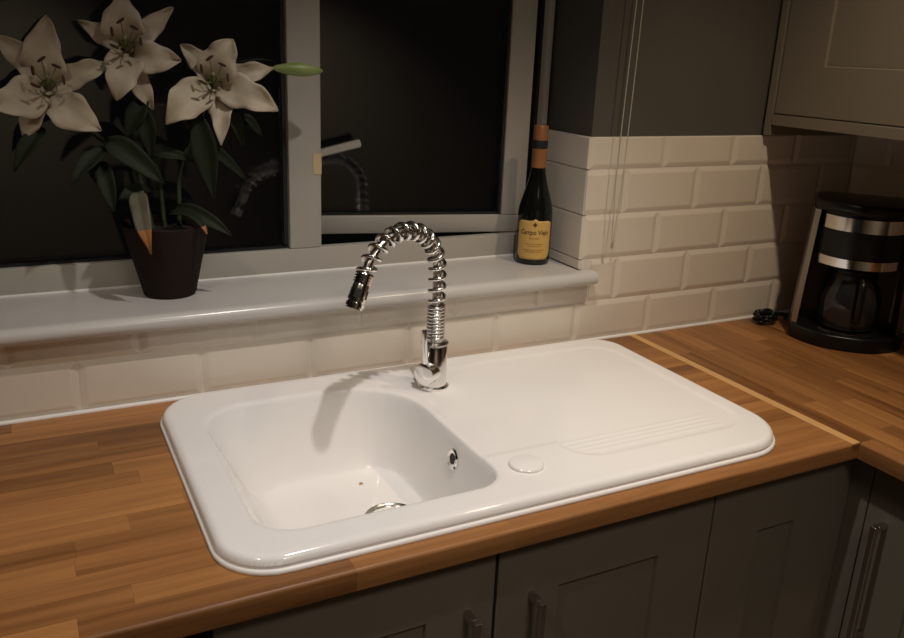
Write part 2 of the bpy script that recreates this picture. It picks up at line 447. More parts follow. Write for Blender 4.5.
# ------------------------------------------------------------------ base cabinets
def shaker_door(parent, a0, a1, z0, z1, face, front, stile=.106, rail=.097, th=.02, name='door'):
    """door whose front lies on the plane `front`; face 'y' looks to -y (a = x), face 'x' looks to -x (a = y)"""
    rec = .007; s = .0015
    i0, i1, j0, j1 = a0+stile, a1-stile, z0+rail, z1-rail
    O = [(a0, z0), (a1, z0), (a1, z1), (a0, z1)]; I = [(i0, j0), (i1, j0), (i1, j1), (i0, j1)]
    I2 = [(i0+s, j0+s), (i1-s, j0+s), (i1-s, j1-s), (i0+s, j1-s)]
    V = []
    for (L, d) in ((O, th), (O, .0015), ([(a+(.0015 if a == a0 else -.0015), z+(.0015 if z == z0 else -.0015)) for a, z in O], 0), (I, 0), (I2, rec)):
        for (a, z) in L:
            V.append((a, front+d, z) if face == 'y' else (front+d, a, z))
    Fc = [(0, 1, 2, 3), (16, 17, 18, 19)]
    for b0 in (0, 4, 8, 12):
        for k in range(4): Fc.append((b0+k, b0+(k+1) % 4, b0+4+(k+1) % 4, b0+4+k))
    return obj(name, V, Fc, CAB, parent)
def carcass(parent, x0, x1, y0, y1, z0, z1, t=.018):
    V = []; Fc = []
    for (a, b_, c, d, e, f) in ((x0, x0+t, y0, y1, z0, z1), (x1-t, x1, y0, y1, z0, z1), (x0+t, x1-t, y0, y1, z0, z0+t), (x0+t, x1-t, y1-.008, y1, z0+t, z1)):
        n = len(V); V += [(x, y, z) for x in (a, b_) for y in (c, d) for z in (e, f)]
        Fc += [tuple(n+i for i in q) for q in ((0, 1, 3, 2), (4, 6, 7, 5), (0, 4, 5, 1), (2, 3, 7, 6), (0, 2, 6, 4), (1, 5, 7, 3))]
    return obj('carcass', V, Fc, CABIN, parent)
def pull(parent, pos, out, z1, z0):
    """square bar pull: bar plus a post at each end; pos is the point on the door face under the top end"""
    out = Vector(out); side = Vector((-out.y, out.x, 0)); P = Vector((pos[0], pos[1], 0))
    def bx(c0, hw, o0, o1, za, zb):
        return [P+side*s*hw+out*o+Vector((0, 0, z)) for s in (-1, 1) for o in (o0, o1) for z in (za, zb)]
    FF = ((0, 1, 3, 2), (4, 6, 7, 5), (0, 4, 5, 1), (2, 3, 7, 6), (0, 2, 6, 4), (1, 5, 7, 3))
    V = []; Fc = []
    for vs_ in (bx(0, .0052, .024, .035, z0, z1), bx(0, .005, -.0005, .0245, z1-.012, z1-.0005), bx(0, .005, -.0005, .0245, z0+.0005, z0+.012)):
        n = len(V); V += vs_; Fc += [tuple(n+i for i in q) for q in FF]
    o = obj('handle', V, Fc, NICKEL, parent)
    bm = bmesh.new(); bm.from_mesh(o.data); bmesh.ops.bevel(bm, geom=list(bm.edges), offset=.0012, segments=1, affect='EDGES'); bm.to_mesh(o.data); bm.free()
    return o
FY, ZT, ZBOT = -.585, -.035, -.74
c1 = thing('base_cabinet', 'olive grey two-door base cabinet under the white sink', 'cabinet', (-.73, -.3, -.9))
carcass(c1, -1.125, -.328, -.564, -.03, -.76, -.0315)
d1 = shaker_door(c1, -1.1235, -.7345, ZBOT, ZT, 'y', FY); pull(d1, (-.778, FY), (0, -1, 0), -.128, -.345)
d2 = shaker_door(c1, -.7295, -.3285, ZBOT, ZT, 'y', FY); pull(d2, (-.672, FY), (0, -1, 0), -.128, -.345)
c2 = thing('base_cabinet', 'olive grey narrow-door corner base cabinet right of the sink unit', 'cabinet', (-.17, -.3, -.9))
carcass(c2, -.3265, .008, -.564, -.03, -.76, -.0315)
shaker_door(c2, -.3245, -.0205, ZBOT, ZT-.004, 'y', FY, stile=.108, rail=.103)
box('corner_post', -.018, .008, FY+.004, -.565, ZBOT, -.0315, CAB, c2)
c3 = thing('base_cabinet', 'olive grey base cabinet at the far right below the oak corner', 'cabinet', (.3, -1.1, -.9))
XF = .010
d = carcass(c3, .031, .61, -1.22, -.62, -.76, -.0315)
d3 = shaker_door(c3, -1.2185, -.6225, ZBOT, ZT, 'x', XF, stile=.104); pull(d3, (XF, -.662), (-1, 0, 0), -.138, -.372)
box('filler_panel', XF, XF+.018, -.6205, -.566, ZBOT, -.0315, CAB, c3)
c4 = thing('dishwasher', 'black fronted appliance under the worktop left of the sink cabinet', 'appliance', (-1.43, -.3, -.9))
box('body', -1.725, -1.128, -.56, -.03, -.88, -.05, BLACKP, c4, .004)
box('door', -1.724, -1.129, -.59, -.5605, -.76, -.055, BLACKP, c4, .006)
box('handle', -1.62, -1.23, -.606, -.5895, -.12, -.10, BLACKP, c4, .004)
for (nm, cc, x0, x1) in (('plinth', c1, -1.125, -.328), ('plinth', c2, -.3275, .06)):
    box(nm, x0, x1, -.54, -.522, ZF+.001, -.7605, CAB, cc)
box('plinth', .06, .078, -1.22, -.545, ZF+.001, -.7605, CAB, c3)

# ------------------------------------------------------------------ wall cabinet
wc = thing('wall_cabinet', 'olive grey wall cabinet hanging above the coffee maker', 'cabinet', (.45, -.4, .455))
WX = .290
box('end_panel', WX-.004, XR-.001, -.0195, -.001, .4555, 1.3, CAB, wc, .001, 1)
box('carcass', WX+.022, XR-.001, -.82, -.0198, .520, 1.3, CAB, wc)
shaker_door(wc, -.62, -.0215, .506, 1.3, 'x', WX, stile=.116, rail=.106)
shaker_door(wc, -.82, -.623, .506, 1.3, 'x', WX, stile=.06, rail=.106)
box('light_rail', WX-.003, WX+.018, -.82, -.0198, .4795, .5035, CAB, wc, .0015, 1)

# ------------------------------------------------------------------ sink
SXC, SYC, SHX, SHY, SR = -.6220, -.3050, .4800, .2735, (.065, .105, .08, .075)
RIM = .0215
def sd_rr(x, y, cx, cy, hx, hy, r):
    if isinstance(r, tuple):        # (back-right, front-right, back-left, front-left)
        r = (r[0] if y > cy else r[1]) if x > cx else (r[2] if y > cy else r[3])
    qx = abs(x-cx)-hx+r; qy = abs(y-cy)-hy+r
    return math.hypot(max(qx, 0), max(qy, 0))+min(max(qx, qy), 0)-r
def sstep(a, b, t):
    t = max(0, min(1, (t-a)/(b-a))); return t*t*(3-2*t)
BOWL_F = -.125
BR = (-.865, -.315, .183, .207, (.13, .05, .085, .06))
BF = (-.832, -.322, .118, .165, (.05, .03, .04, .03))
def sink_z(x, y):
    d = sd_rr(x, y, SXC, SYC, SHX, SHY, SR); e = -d
    z = RIM
    # drainer recess: drains into the bowl
    d1_ = sd_rr(x, y, -.455, -.265, .275, .180, .06); d2_ = sd_rr(x, y, -.365, -.295, .185, .215, .06)
    dd = min(d1_, d2_)
    rec = 1-sstep(-.012, .004, dd)
    z -= .0019*rec
    if rec > .9:
        # drainer ridges along the front part of the recess
        for k in range(4):
            yy = -.488+.013*k
            if -.56 < x < -.225: z += .0008*math.exp(-((y-yy)/.0028)**2)*sstep(-.56, -.52, x)*(1-sstep(-.26, -.225, x))
    # shallow ridge round the whole deck edge
    if e < .013: z = RIM-.011+.011*math.sqrt(max(0, 1-((.013-max(e, 0))/.013)**2))
    db = sd_rr(x, y, *BR)
    if db < .010:
        if db > 0: z -= .0022*(1-db/.010)**2
        else:
            df = max(sd_rr(x, y, *BF), 0); t = df/(df-db) if df > 0 else 0
            z_top = z-.0022
            a, b_ = .55, .955
            # profile with fillets at foot and lip, unit height
            m = 1/((b_-a)+a/2+(1-b_)/2)
            if t < a: g = m*t*t/(2*a)
            elif t < b_: g = m*(a/2+(t-a))
            else: g = m*(a/2+(b_-a)+(t-b_)-(t-b_)**2/(2*(1-b_)))
            z = BOWL_F+(z_top-BOWL_F)*g
            if df == 0: z = BOWL_F-.002*sstep(0, .09, .09-min(.09, math.hypot(x+.79, y+.335)))
    return z
def build_sink():
    st = .0021; nx = int(2*SHX/st)+2; ny = int(2*SHY/st)+2
    x0, y0 = SXC-SHX-st/2, SYC-SHY-st/2
    idx = {}; V = []; out = []
    for i in range(nx+1):
        for j in range(ny+1):
            x = x0+i*st; y = y0+j*st
            d = sd_rr(x, y, SXC, SYC, SHX, SHY, SR)
            if d > st*1.6: continue
            edge = d > -st*.35
            if edge:                # slide onto the outline
                h = 1e-5
                gx = (sd_rr(x+h, y, SXC, SYC, SHX, SHY, SR)-d)/h; gy = (sd_rr(x, y+h, SXC, SYC, SHX, SHY, SR)-d)/h
                x -= gx*d; y -= gy*d; z = RIM-.011
            else: z = sink_z(x, y)
            idx[(i, j)] = len(V); V.append((x, y, z)); out.append(edge)
    Fc = []
    for i in range(nx):
        for j in range(ny):
            q = [(i, j), (i+1, j), (i+1, j+1), (i, j+1)]
            if all(k in idx for k in q):
                f = [idx[k] for k in q]
                if not all(out[k] for k in f): Fc.append(f)
            else:
                f = [idx[k] for k in q if k in idx]
                if len(f) == 3 and not all(out[k] for k in f): Fc.append(f)
    # skirt down to the worktop
    N = 240; ring = []
    for k in range(N):
        a = 2*math.pi*k/N; c, s = math.cos(a), math.sin(a)
        lo, hi = 0, 1.0
        for _ in range(40):
            mid = (lo+hi)/2
            if sd_rr(SXC+c*mid, SYC+s*mid, SXC, SYC, SHX, SHY, SR) < 0: lo = mid
            else: hi = mid
        ring.append((SXC+c*lo, SYC+s*lo))
    b0 = len(V)
    for (x, y) in ring: V.append((x, y, RIM-.0105))
    for (x, y) in ring: V.append((x, y, .0004))
    for k in range(N): Fc.append((b0+k, b0+(k+1) % N, b0+N+(k+1) % N, b0+N+k))
    return V, Fc, ring
sk = thing('kitchen_sink', 'white ceramic inset sink with one bowl and a drainer', 'sink', (-.6255, -.3065, 0))
SV, SF, RING = build_sink()
me = bpy.data.meshes.new('basin'); o0 = org(sk)
me.from_pydata([(v[0]-o0.x, v[1]-o0.y, v[2]-o0.z) for v in SV], [], SF); me.materials.append(CERAMIC)
for p_ in me.polygons: p_.use_smooth = True
basin = bpy.data.objects.new('basin', me); COL.objects.link(basin); basin.parent = sk
tube('sealant_bead', [(x, y, .0018) for (x, y) in RING], .0048, SEAL, sk, seg=8, closed=True)
DX, DY = -.783, -.331
dz = BOWL_F-.002
ds = lathe('drain_strainer', [(.047, 0), (.047, .004), (.045, .006), (.041, .004), (.037, -.003), (.031, -.004), (.029, .002), (.022, .0065), (.008, .0075), (.0005, .0075)], (DX, DY, dz), (0, 0, 1), NICKEL, sk, 40)
# overflow on the right-hand wall of the bowl
oy, oz = -.360, -.020
lo, hi = -.86, -.683
for _ in range(50):
    mid = (lo+hi)/2
    if sink_z(mid, oy) < oz: lo = mid
    else: hi = mid
ox = lo; sl = (sink_z(ox+.002, oy)-sink_z(ox-.002, oy))/.004
on = Vector((-sl, 0, 1)).normalized()
ov = lathe('overflow_ring', [(.0175, -.003), (.0175, .002), (.0145, .0038), (.0095, .002), (.009, -.002)], (ox, oy, oz), on, CHROME, sk, 28)
lathe('overflow_hole', [(.0091, -.002), (.0087, .0008), (.0005, .0008)], (ox, oy, oz), on, GASKET, ov, 20)
kz = sink_z(-.634, -.491)
lathe('cover_disc', [(.027, -.001), (.027, .003), (.0255, .0048), (.020, .0062), (.0005, .0068)], (-.634, -.491, kz), (0, 0, 1), CERAMIC, sk, 40)

cr = pix(361, 484, (0, 0, BOWL_F), (0, 0, 1)); cz = sink_z(cr.x, cr.y)
cv = []
for k in range(40):
    a = k*2.39996; zz = 1-2*(k+.5)/40; rr = math.sqrt(1-zz*zz); s = 1+.25*math.sin(5*a)
    cv.append((cr.x+.0035*rr*math.cos(a)*s, cr.y+.0026*rr*math.sin(a)*s, cz+.0013+.0016*zz))
bm = bmesh.new(); [bm.verts.new(Vector(v)) for v in cv]; bmesh.ops.convex_hull(bm, input=bm.verts)
me = bpy.data.meshes.new('food_crumb'); bm.to_mesh(me); bm.free(); me.materials.append(mat('orange_crumb', (.5, .22, .06), .7, var=.2, vscale=200))
co = bpy.data.objects.new('food_crumb', me); COL.objects.link(co); tag(co, 'tiny orange food crumb on the sink bowl floor', 'crumb')

# ------------------------------------------------------------------ spring tap
TB = Vector((-.628, -.156, sink_z(-.628, -.156)))
tp = thing('kitchen_tap', 'chrome spring-neck pull-out mixer tap standing behind the sink bowl', 'tap', TB)
th = math.radians(200); SD = Vector((math.cos(th), math.sin(th), 0)); UP = Vector((0, 0, 1))
lathe('base_flange', [(.0285, 0), (.0285, .004), (.0255, .0065), (.0235, .007)], TB, UP, CHROME, tp, 40)
lathe('body', [(.0238, .007), (.0238, .082), (.0225, .084)], TB, UP, CHROME, tp, 40)
lathe('collar', [(.0215, .084), (.0252, .0845), (.0252, .0875), (.019, .089), (.0165, .0895), (.0165, .097), (.0155, .098)], TB, UP, NICKEL, tp, 40)
hd = Vector((-.86, -.50, -.02)).normalized()
hub0 = TB+UP*.034+hd*.010
hub = lathe('lever_hub', [(.0218, 0), (.0218, .021), (.0208, .024), (.016, .0255), (.0005, .0262)], hub0, hd, CHROME, tp, 36)
l0 = hub0+hd*.018+UP*.012; l1 = hub0+hd*.026+UP*.085
V, Fc = tube_data([l0, l0.lerp(l1, .3), l0.lerp(l1, .97), l1], lambda t: .0056 if t < .9 else .0048, 14)
smooth_by_angle(obj('lever', V, Fc, CHROME, hub), 50)
def helix(path, pitch, rad, wire, name, m, parent, per=16, seg=7):
    L = [0]
    for a, b_ in zip(path[:-1], path[1:]): L.append(L[-1]+(b_-a).length)
    tot = L[-1]; n = int(tot/pitch*per); pts = []; i = 0
    side = SD.cross(UP).normalized()
    for k in range(n+1):
        s = tot*k/n
        while i < len(L)-2 and L[i+1] < s: i += 1
        f = (s-L[i])/max(1e-9, L[i+1]-L[i]); c = path[i].lerp(path[i+1], f)
        t = (path[min(i+2, len(path)-1)]-path[max(i-1, 0)]).normalized()
        nn = side.cross(t).normalized(); a = 2*math.pi*s/pitch
        pts.append(c+(nn*math.cos(a)+side*math.sin(a))*rad)
    V, Fc = tube_data(pts, wire, seg)
    o = obj(name, V, Fc, m, parent)
    for p_ in o.data.polygons: p_.use_smooth = True
    return o
def SP(s, z): return Vector((TB.x, TB.y, 0))+SD*s+UP*z
helix([SP(0, .1125+.001*k) for k in range(66)], .0064, .0144, .0029, 'spring_foot', CHROME, tp)
ctrl = [SP(0, .176), SP(.0, .215), SP(.002, .255), SP(.018, .291), (SP(.052, .316)), SP(.092, .322), SP(.130, .309), SP(.156, .286), SP(.171, .262)]
arch = catmull(ctrl, 14)
helix(arch, .0200, .0138, .0037, 'spring_coil', CHROME, tp, per=18, seg=8)
tube('hose', [SP(0, .105), SP(0, .14)]+arch, .0078, NICKEL, tp, 12)
h0 = SP(.169, .266); h1 = SP(.1965, .2035); ha = (h1-h0).normalized(); hl = (h1-h0).length
prof = [(.010, 0), (.0150, .002)]
for k in range(4): prof += [(.0155, .003+.0052*k), (.0155, .0058+.0052*k), (.0132, .0062+.0052*k), (.0132, .0078+.0052*k)]
prof += [(.0140, .026), (.0140, .048), (.0158, .0485), (.0158, .054), (.0140, .0545), (.0140, .058), (.0160, .0585), (.0160, .066), (.0135, .0665), (.0135, .069), (.0155, .0695), (.0155, hl), (.012, hl+.0015), (.0115, hl-.002), (.0005, hl-.002)]
prof = [(r, h*hl/.0764 if h < .0699 else h) for (r, h) in prof]
head = lathe('spray_head', prof, h0, ha, CHROME, tp, 36)
# dark grip pads let into the head
fx, fy, _ = frame(ha)
for k in range(4):
    a0 = math.pi*2*k/4+.5; V = []; Fc = []
    for j in range(2):
        for i in range(7):
            a = a0-.42+.84*i/6; h = .029 if j == 0 else .045
            for r in (.0136, .0148): V.append(h0+ha*h+(fx*math.cos(a)+fy*math.sin(a))*r)
    for i in range(6):
        b0, b1 = 2*i, 14+2*i
        Fc += [(b0+1, b0+3, b1+3, b1+1), (b0, b0+2, b0+3, b0+1), (b1, b1+1, b1+3, b1+2), (b0, b1, b1+2, b0+2)]
    Fc += [(0, 1, 15, 14), (12, 26, 27, 13)]
    obj('grip_pad', V, Fc, GASKET, head)

# ------------------------------------------------------------------ wine bottle
BB = Vector((-.2625, .101, .1683))
bt_ = thing('wine_bottle', 'dark wine bottle with yellow label on the window sill', 'bottle', BB)
lathe('glass_body', [(.020, .004), (.030, .0), (.0365, .002), (.0385, .008), (.0385, .108), (.0375, .120), (.0345, .135), (.030, .150), (.0250, .166), (.0205, .182), (.0172, .197), (.0155, .21), (.0148, .225), (.0146, .285), (.0146, .296), (.0005, .296)],
      BB, UP, mat('dark_bottle_glass', (.006, .007, .005), .1, coat=0, var=.2), bt_, 48)
FOIL = mat('orange_foil', (.36, .155, .06), .4, metal=.2, var=.1, vscale=60)
lathe('foil_capsule', [(.0160, .211), (.0158, .2505), (.0156, .252), (.0156, .268), (.0156, .2985), (.0148, .3), (.0005, .3)], BB, UP, FOIL, bt_, 40)
lathe('foil_band', [(.0157, .2515), (.0168, .253), (.0170, .268), (.0158, .2695)], BB, UP, GASKET, bt_, 40, cap=False)
fd = Vector((CAM.x-BB.x, CAM.y-BB.y, 0)).normalized(); fd = (Matrix.Rotation(math.radians(3), 3, 'Z') @ fd)
sdv = Vector((-fd.y, fd.x, 0))      # to the right as one reads the label
def wrap(tx, tz, r):
    a = tx/.0388
    return BB+UP*tz+(fd*math.cos(a)+sdv*math.sin(a))*r
V = []; Fc = []; NA = 28; NZ = 10
def lab_half(t):                    # half width in arc length, by height fraction
    base = .0425
    c = .014
    z = .013+t*.086
    if z < .013+c: base -= c*.8*(1-(z-.013)/c)**1.3
    if z > .099-.010: base -= .010*(1-math.sqrt(max(0, 1-((z-.089)/.010)**2)))
    return base
for j in range(NZ*2+1):
    t = j/(NZ*2); hw = lab_half(t)
    for i in range(NA+1):
        u = -1+2*i/NA; tz = .013+t*.086
        tz += .004*math.exp(-(u/.16)**2)*max(0, (t-.85)/.15)     # little crest at the top edge
        V.append(wrap(u*hw, tz, .03895))
for j in range(NZ*2):
    for i in range(NA): a = j*(NA+1)+i; Fc.append((a, a+1, a+NA+2, a+NA+1))
lab = obj('paper_label', V, Fc, mat('yellow_label_paper', (.64, .405, .115), .55, var=.06, vscale=50), bt_, True)
sm = lab.modifiers.new('thick', 'SOLIDIFY'); sm.thickness = .0002; sm.offset = -1
INK = mat('dark_brown_ink', (.10, .035, .012), .6, var=.1)
INK2 = mat('ochre_ink', (.36, .19, .035), .6, var=.1)
def lettering(text, size, tz, m, shear=0, extr=1.0, bold=.004, name='lettering'):
    cu = bpy.data.curves.new('t', 'FONT'); cu.body = text; cu.size = size; cu.align_x = 'CENTER'; cu.shear = shear; cu.offset = size*bold; cu.resolution_u = 3
    to = bpy.data.objects.new('t', cu); COL.objects.link(to)
    bpy.context.view_layer.update()
    dg = bpy.context.evaluated_depsgraph_get(); tm = to.evaluated_get(dg).to_mesh()
    vv = [wrap(v.co.x*extr, tz+v.co.y, .0393) for v in tm.vertices]; ff = [tuple(p_.vertices) for p_ in tm.polygons]
    to.evaluated_get(dg).to_mesh_clear(); bpy.data.objects.remove(to); bpy.data.curves.remove(cu)
    return obj(name, vv, ff, m, lab)
lettering('Campo Viejo', .0145, .0690, INK, 0.05, .84, .016)
lettering('RIOJA', .0062, .0585, INK2, 0, 1.5)
for (z, hw) in ((.047, .020), (.0425, .014), (.034, .024), (.030, .018)):
    V = [wrap(-hw+2*hw*i/10, z+dzz, .0393) for dzz in (0, .0013) for i in range(11)]
    obj('small_print', V, [(i, i+1, i+12, i+11) for i in range(10)], INK2, lab)
ev = []
for k in range(24):
    a = 2*math.pi*k/24; r = .0042*(1+.25*math.cos(4*a)); ev.append(wrap(r*math.cos(a), .0905+r*math.sin(a), .0393))
obj('emblem', ev, [tuple(range(24))], INK, lab)

# ------------------------------------------------------------------ potted lily
PB = Vector((-1.046, .103, .1683))
pl = thing('potted_lily', 'white lilies in a brown plant pot on the window sill', 'plant', PB)
POTM = mat('dark_brown_pot', (.020, .0105, .008), .75, spec=.2, var=.15, vscale=30)
lathe('pot', [(.040, 0), (.0455, .002), (.047, .006), (.0745, .127), (.0755, .130), (.0745, .132), (.072, .130), (.0665, .112), (.0655, .106)], PB, UP, POTM, pl, 48)
lathe('soil', [(.0655, .108), (.0645, .116), (.04, .121), (.0005, .122)], PB, UP, mat('soil', (.016, .011, .008), .95, var=.5, vscale=90, bump=.8, bscale=200), pl, 32)
def veined(name, color, edge, rough):
    m = mat(name, color, rough, var=.0)
    nt = m.node_tree; b = nt.nodes['Principled BSDF']; N = nt.nodes.new; K = nt.links.new
    g = N('ShaderNodeNewGeometry'); no = N('ShaderNodeTexNoise'); no.inputs['Scale'].default_value = 28; no.inputs['Detail'].default_value = 5; K(g.outputs['Position'], no.inputs['Vector'])
    mx = N('ShaderNodeMix'); mx.data_type = 'RGBA'; mx.inputs['A'].default_value = (*color, 1); mx.inputs['B'].default_value = (*edge, 1)
    cr = N('ShaderNodeValToRGB'); cr.color_ramp.elements[0].position = .42; cr.color_ramp.elements[1].position = .75; K(no.outputs['Fac'], cr.inputs['Fac'])
    K(cr.outputs['Color'], mx.inputs['Factor']); K(mx.outputs['Result'], b.inputs['Base Color'])
    b.inputs['Subsurface Weight'].default_value = .0
    return m
PETAL = veined('lily_petal', (.54, .47, .34), (.44, .34, .25), .6)
LEAF = veined('lily_leaf', (.014, .020, .009), (.020, .027, .012), .6)
LEAF.node_tree.nodes['Principled BSDF'].inputs['Specular IOR Level'].default_value = .2
DRY = veined('wilted_leaf', (.13, .12, .075), (.09, .085, .05), .6)
TIP = veined('brown_leaf_tip', (.38, .16, .05), (.26, .11, .04), .7)
BUDM = veined('lily_bud', (.20, .27, .07), (.30, .34, .12), .45)
STEMM = mat('lily_stem', (.035, .055, .018), .5, var=.2, vscale=60)
THROAT = mat('lily_throat', (.16, .19, .06), .5, var=.2, vscale=60)
ANTH = mat('anther', (.06, .025, .012), .8, var=.3, vscale=300)
def blade(name, P0, P1, P2, n, W, m, parent, cup=.25, curl=0., wave=.0, seed=0, nt=14, nu=8, base=.3, peak=.85, tipmat=None, tipfrac=.75, ruf=0., bend=0.):
    rg = random.Random(seed); V = []; Fc = []; n = Vector(n).normalized()
    P0, P1, P2 = Vector(P0), Vector(P1), Vector(P2)
    ph = [rg.uniform(0, 6.28) for _ in range(4)]
    for i in range(nt+1):
        t = i/nt
        P = P0*(1-t)**2+P1*2*t*(1-t)+P2*t*t; T = ((P1-P0)*(1-t)+(P2-P1)*t).normalized()
        S = T.cross(n).normalized(); Nn = S.cross(T).normalized()
        w = W*max(base*(1-t)**.6*(1 if t < .5 else 0), max(0, math.sin(math.pi*min(1, t**peak)))**.8)
        w = max(w, .0012)*(1+.07*math.sin(9*t+ph[0])+ruf*math.sin(19*t+ph[3]))
        P = P+S*bend*W*math.sin(math.pi*t)*math.sin(ph[0])
        P = P-n*curl*t**4
        for k in range(nu+1):
            u = -1+2*k/nu
            V.append(P+S*w*u+Nn*(cup*w*u*u+wave*abs(u)**2*math.sin(11*t+ph[1 if u > 0 else 2]))-Nn*.0015*max(0, 1-abs(u)*5))
    for i in range(nt):
        for k in range(nu): a = i*(nu+1)+k; Fc.append((a, a+1, a+nu+2, a+nu+1))
    o = obj(name, V, Fc, m, parent, True)
    if tipmat:
        o.data.materials.append(tipmat)
        for i, p_ in enumerate(o.data.polygons):
            if (i//nu)/nt >= tipfrac: p_.material_index = 1
    sm = o.modifiers.new('thick', 'SOLIDIFY'); sm.thickness = .0012; sm.offset = 0
    return o
# each flower: centre pixel, depth plane y, petals (tip pixel, half width, tip offset towards the viewer)
flowers = [
    ((48, 86), .070, [((47, 15), .031, -.005), ((-8, 33), .021, -.02), ((112, 62), .020, -.02), ((101, 130), .031, .012), ((24, 145), .018, -.01), ((-14, 106), .030, .01)]),
    ((126, 47), .080, [((123, -8), .031, 0), ((78, 21), .017, -.02), ((173, 7), .018, -.025), ((181, 60), .026, .0), ((153, 109), .020, -.015), ((116, 100), .029, .015)]),
    ((214, 83), .060, [((232, 38), .032, .01), ((181, 44), .020, -.02), ((274, 67), .021, -.02), ((279, 110), .029, .012), ((221, 145), .019, -.005), ((165, 124), .031, .015)]),
]
stem_tops = []
for fi, (cpx, yp, pets) in enumerate(flowers):
    C = pix(*cpx, (0, yp, 0), (0, 1, 0)); n = (CAM-C).normalized(); n = (n+Vector((0, 0, .10))).normalized()
    thr = C-n*.034
    stem_tops.append(thr-n*.012)
    fl = lathe('flower', [(.003, -.016), (.006, -.008), (.010, .002), (.013, .012)], thr, n, THROAT, pl, 16, cap=False)
    for k, (tpx, W, off) in enumerate(pets):
        T = pix(*tpx, C+n*off, n); dirv = (T-C)
        b0 = thr+dirv.normalized()*.006; P1 = C+dirv*.42+n*(.016 if off >= 0 else .004)
        blade('petal', b0, P1, T, n, W, PETAL, fl, cup=.22, curl=.012, wave=.0075, seed=fi*10+k, base=.34, peak=.80, ruf=.06, bend=.30, nt=22)
    upv = (Vector((0, 0, 1))-n*n.z).normalized(); rt = n.cross(upv)
    for k in range(6):
        a = 2*math.pi*k/6+.3; rr_ = .020+.004*(k % 2)
        e = C+n*.026+(rt*math.cos(a)+upv*math.sin(a))*rr_+upv*.014; mid = C+n*.006+(rt*math.cos(a)+upv*math.sin(a))*.006+upv*.004
        tube('filament', [thr+n*.008, mid, e], .0009, THROAT, fl, 6)
        ax = (rt*math.cos(a+1.2)+upv*math.sin(a+1.2)+n*.3).normalized()
        lathe('anther', [(.0006, -.008), (.0022, -.005), (.0025, 0), (.0022, .005), (.0006, .008)], e, ax, ANTH, fl, 8)
    tube('pistil', [thr+n*.008, C+n*.010+upv*.004, C+n*.034+upv*.012], lambda t: .0014+.0012*(t > .9), THROAT, fl, 8)
soil = PB+UP*.118
bases = [soil+Vector((-.022, .0, 0)), soil+Vector((.0, .012, 0)), soil+Vector((.022, -.004, 0))]
mids = []
for k, (b0, t0) in enumerate(zip(bases, stem_tops)):
    m1 = b0.lerp(t0, .4)+Vector(((b0.x-t0.x)*.25, .008, .01)); m2 = b0.lerp(t0, .8)+Vector(((b0.x-t0.x)*.12, .008, -.004))
    tube('stem', catmull([b0, m1, m2, t0], 8), lambda t: .0042-.0014*t, STEMM, pl, 10)
# bud beside the third flower
bc0 = pix(273, 68, (0, .078, 0), (0, 1, 0)); bc1 = pix(323, 71, (0, .066, 0), (0, 1, 0)); ax = (bc1-bc0); L_ = ax.length
lathe('bud', [(.0025, 0), (.006, L_*.08), (.0105, L_*.3), (.0125, L_*.5), (.011, L_*.72), (.006, L_*.92), (.001, L_)], bc0, ax, BUDM, pl, 14, 60)
tube('bud_stalk', catmull([stem_tops[2]-Vector((0, 0, .05)), stem_tops[2]+Vector((.03, .018, -.03)), bc0-ax.normalized()*.03+Vector((0, .012, -.006)), bc0+ax*.02], 6), .0022, STEMM, pl, 8)
# leaves: root pixel, tip pixel, depth of root and tip, half width
leaves = [((44, 128), (14, 172), .085, .06, .015), ((106, 148), (71, 185), .085, .05, .015), ((104, 140), (164, 184), .08, .045, .021), ((146, 100), (126, 140), .09, .08, .017),
          ((142, 108), (152, 160), .085, .07, .016), ((196, 112), (214, 200), .075, .06, .021), ((226, 100), (243, 146), .08, .065, .013), ((100, 162), (114, 212), .09, .05, .016),
          ((238, 118), (262, 136), .085, .085, .010), ((150, 155), (196, 162), .09, .085, .010), ((196, 140), (246, 180), .085, .075, .011), ((70, 110), (30, 128), .09, .085, .012),
          ((176, 206), (232, 236), .085, .02, .013), ((150, 190), (118, 200), .09, .06, .012)]
for k, (a, b_, ya, yb, W) in enumerate(leaves):
    A = pix(*a, (0, ya, 0), (0, 1, 0)); Bp = pix(*b_, (0, yb, 0), (0, 1, 0))
    mid = A.lerp(Bp, .45)+Vector((0, -.012, .016))
    blade('leaf', A, mid, Bp, (-.35, -.8, .5), W, LEAF, pl, cup=.35, seed=60+k, base=.18, peak=.8, nt=10, nu=6)
tag(blade('leaf', pix(138, 192, (0, .06, 0), (0, 1, 0)), pix(139, 212, (0, .005, 0), (0, 1, 0)), pix(151, 254, (0, .014, 0), (0, 1, 0)), (-.35, -.9, .3), .0165, DRY, pl, cup=.12, seed=90, wave=.002, base=.55, peak=.6, nt=16, tipmat=TIP, tipfrac=.66), 'wilted pale leaf with a brown tip hanging over the pot')
tag(blade('leaf', pix(168, 214, (0, .08, 0), (0, 1, 0)), pix(196, 205, (0, .04, 0), (0, 1, 0)), pix(207, 234, (0, .012, 0), (0, 1, 0)), (-.2, -.7, .7), .009, LEAF, pl, cup=.2, seed=91, base=.3, peak=.8, tipmat=TIP, tipfrac=.8), 'drooping dark leaf with a brown tip')

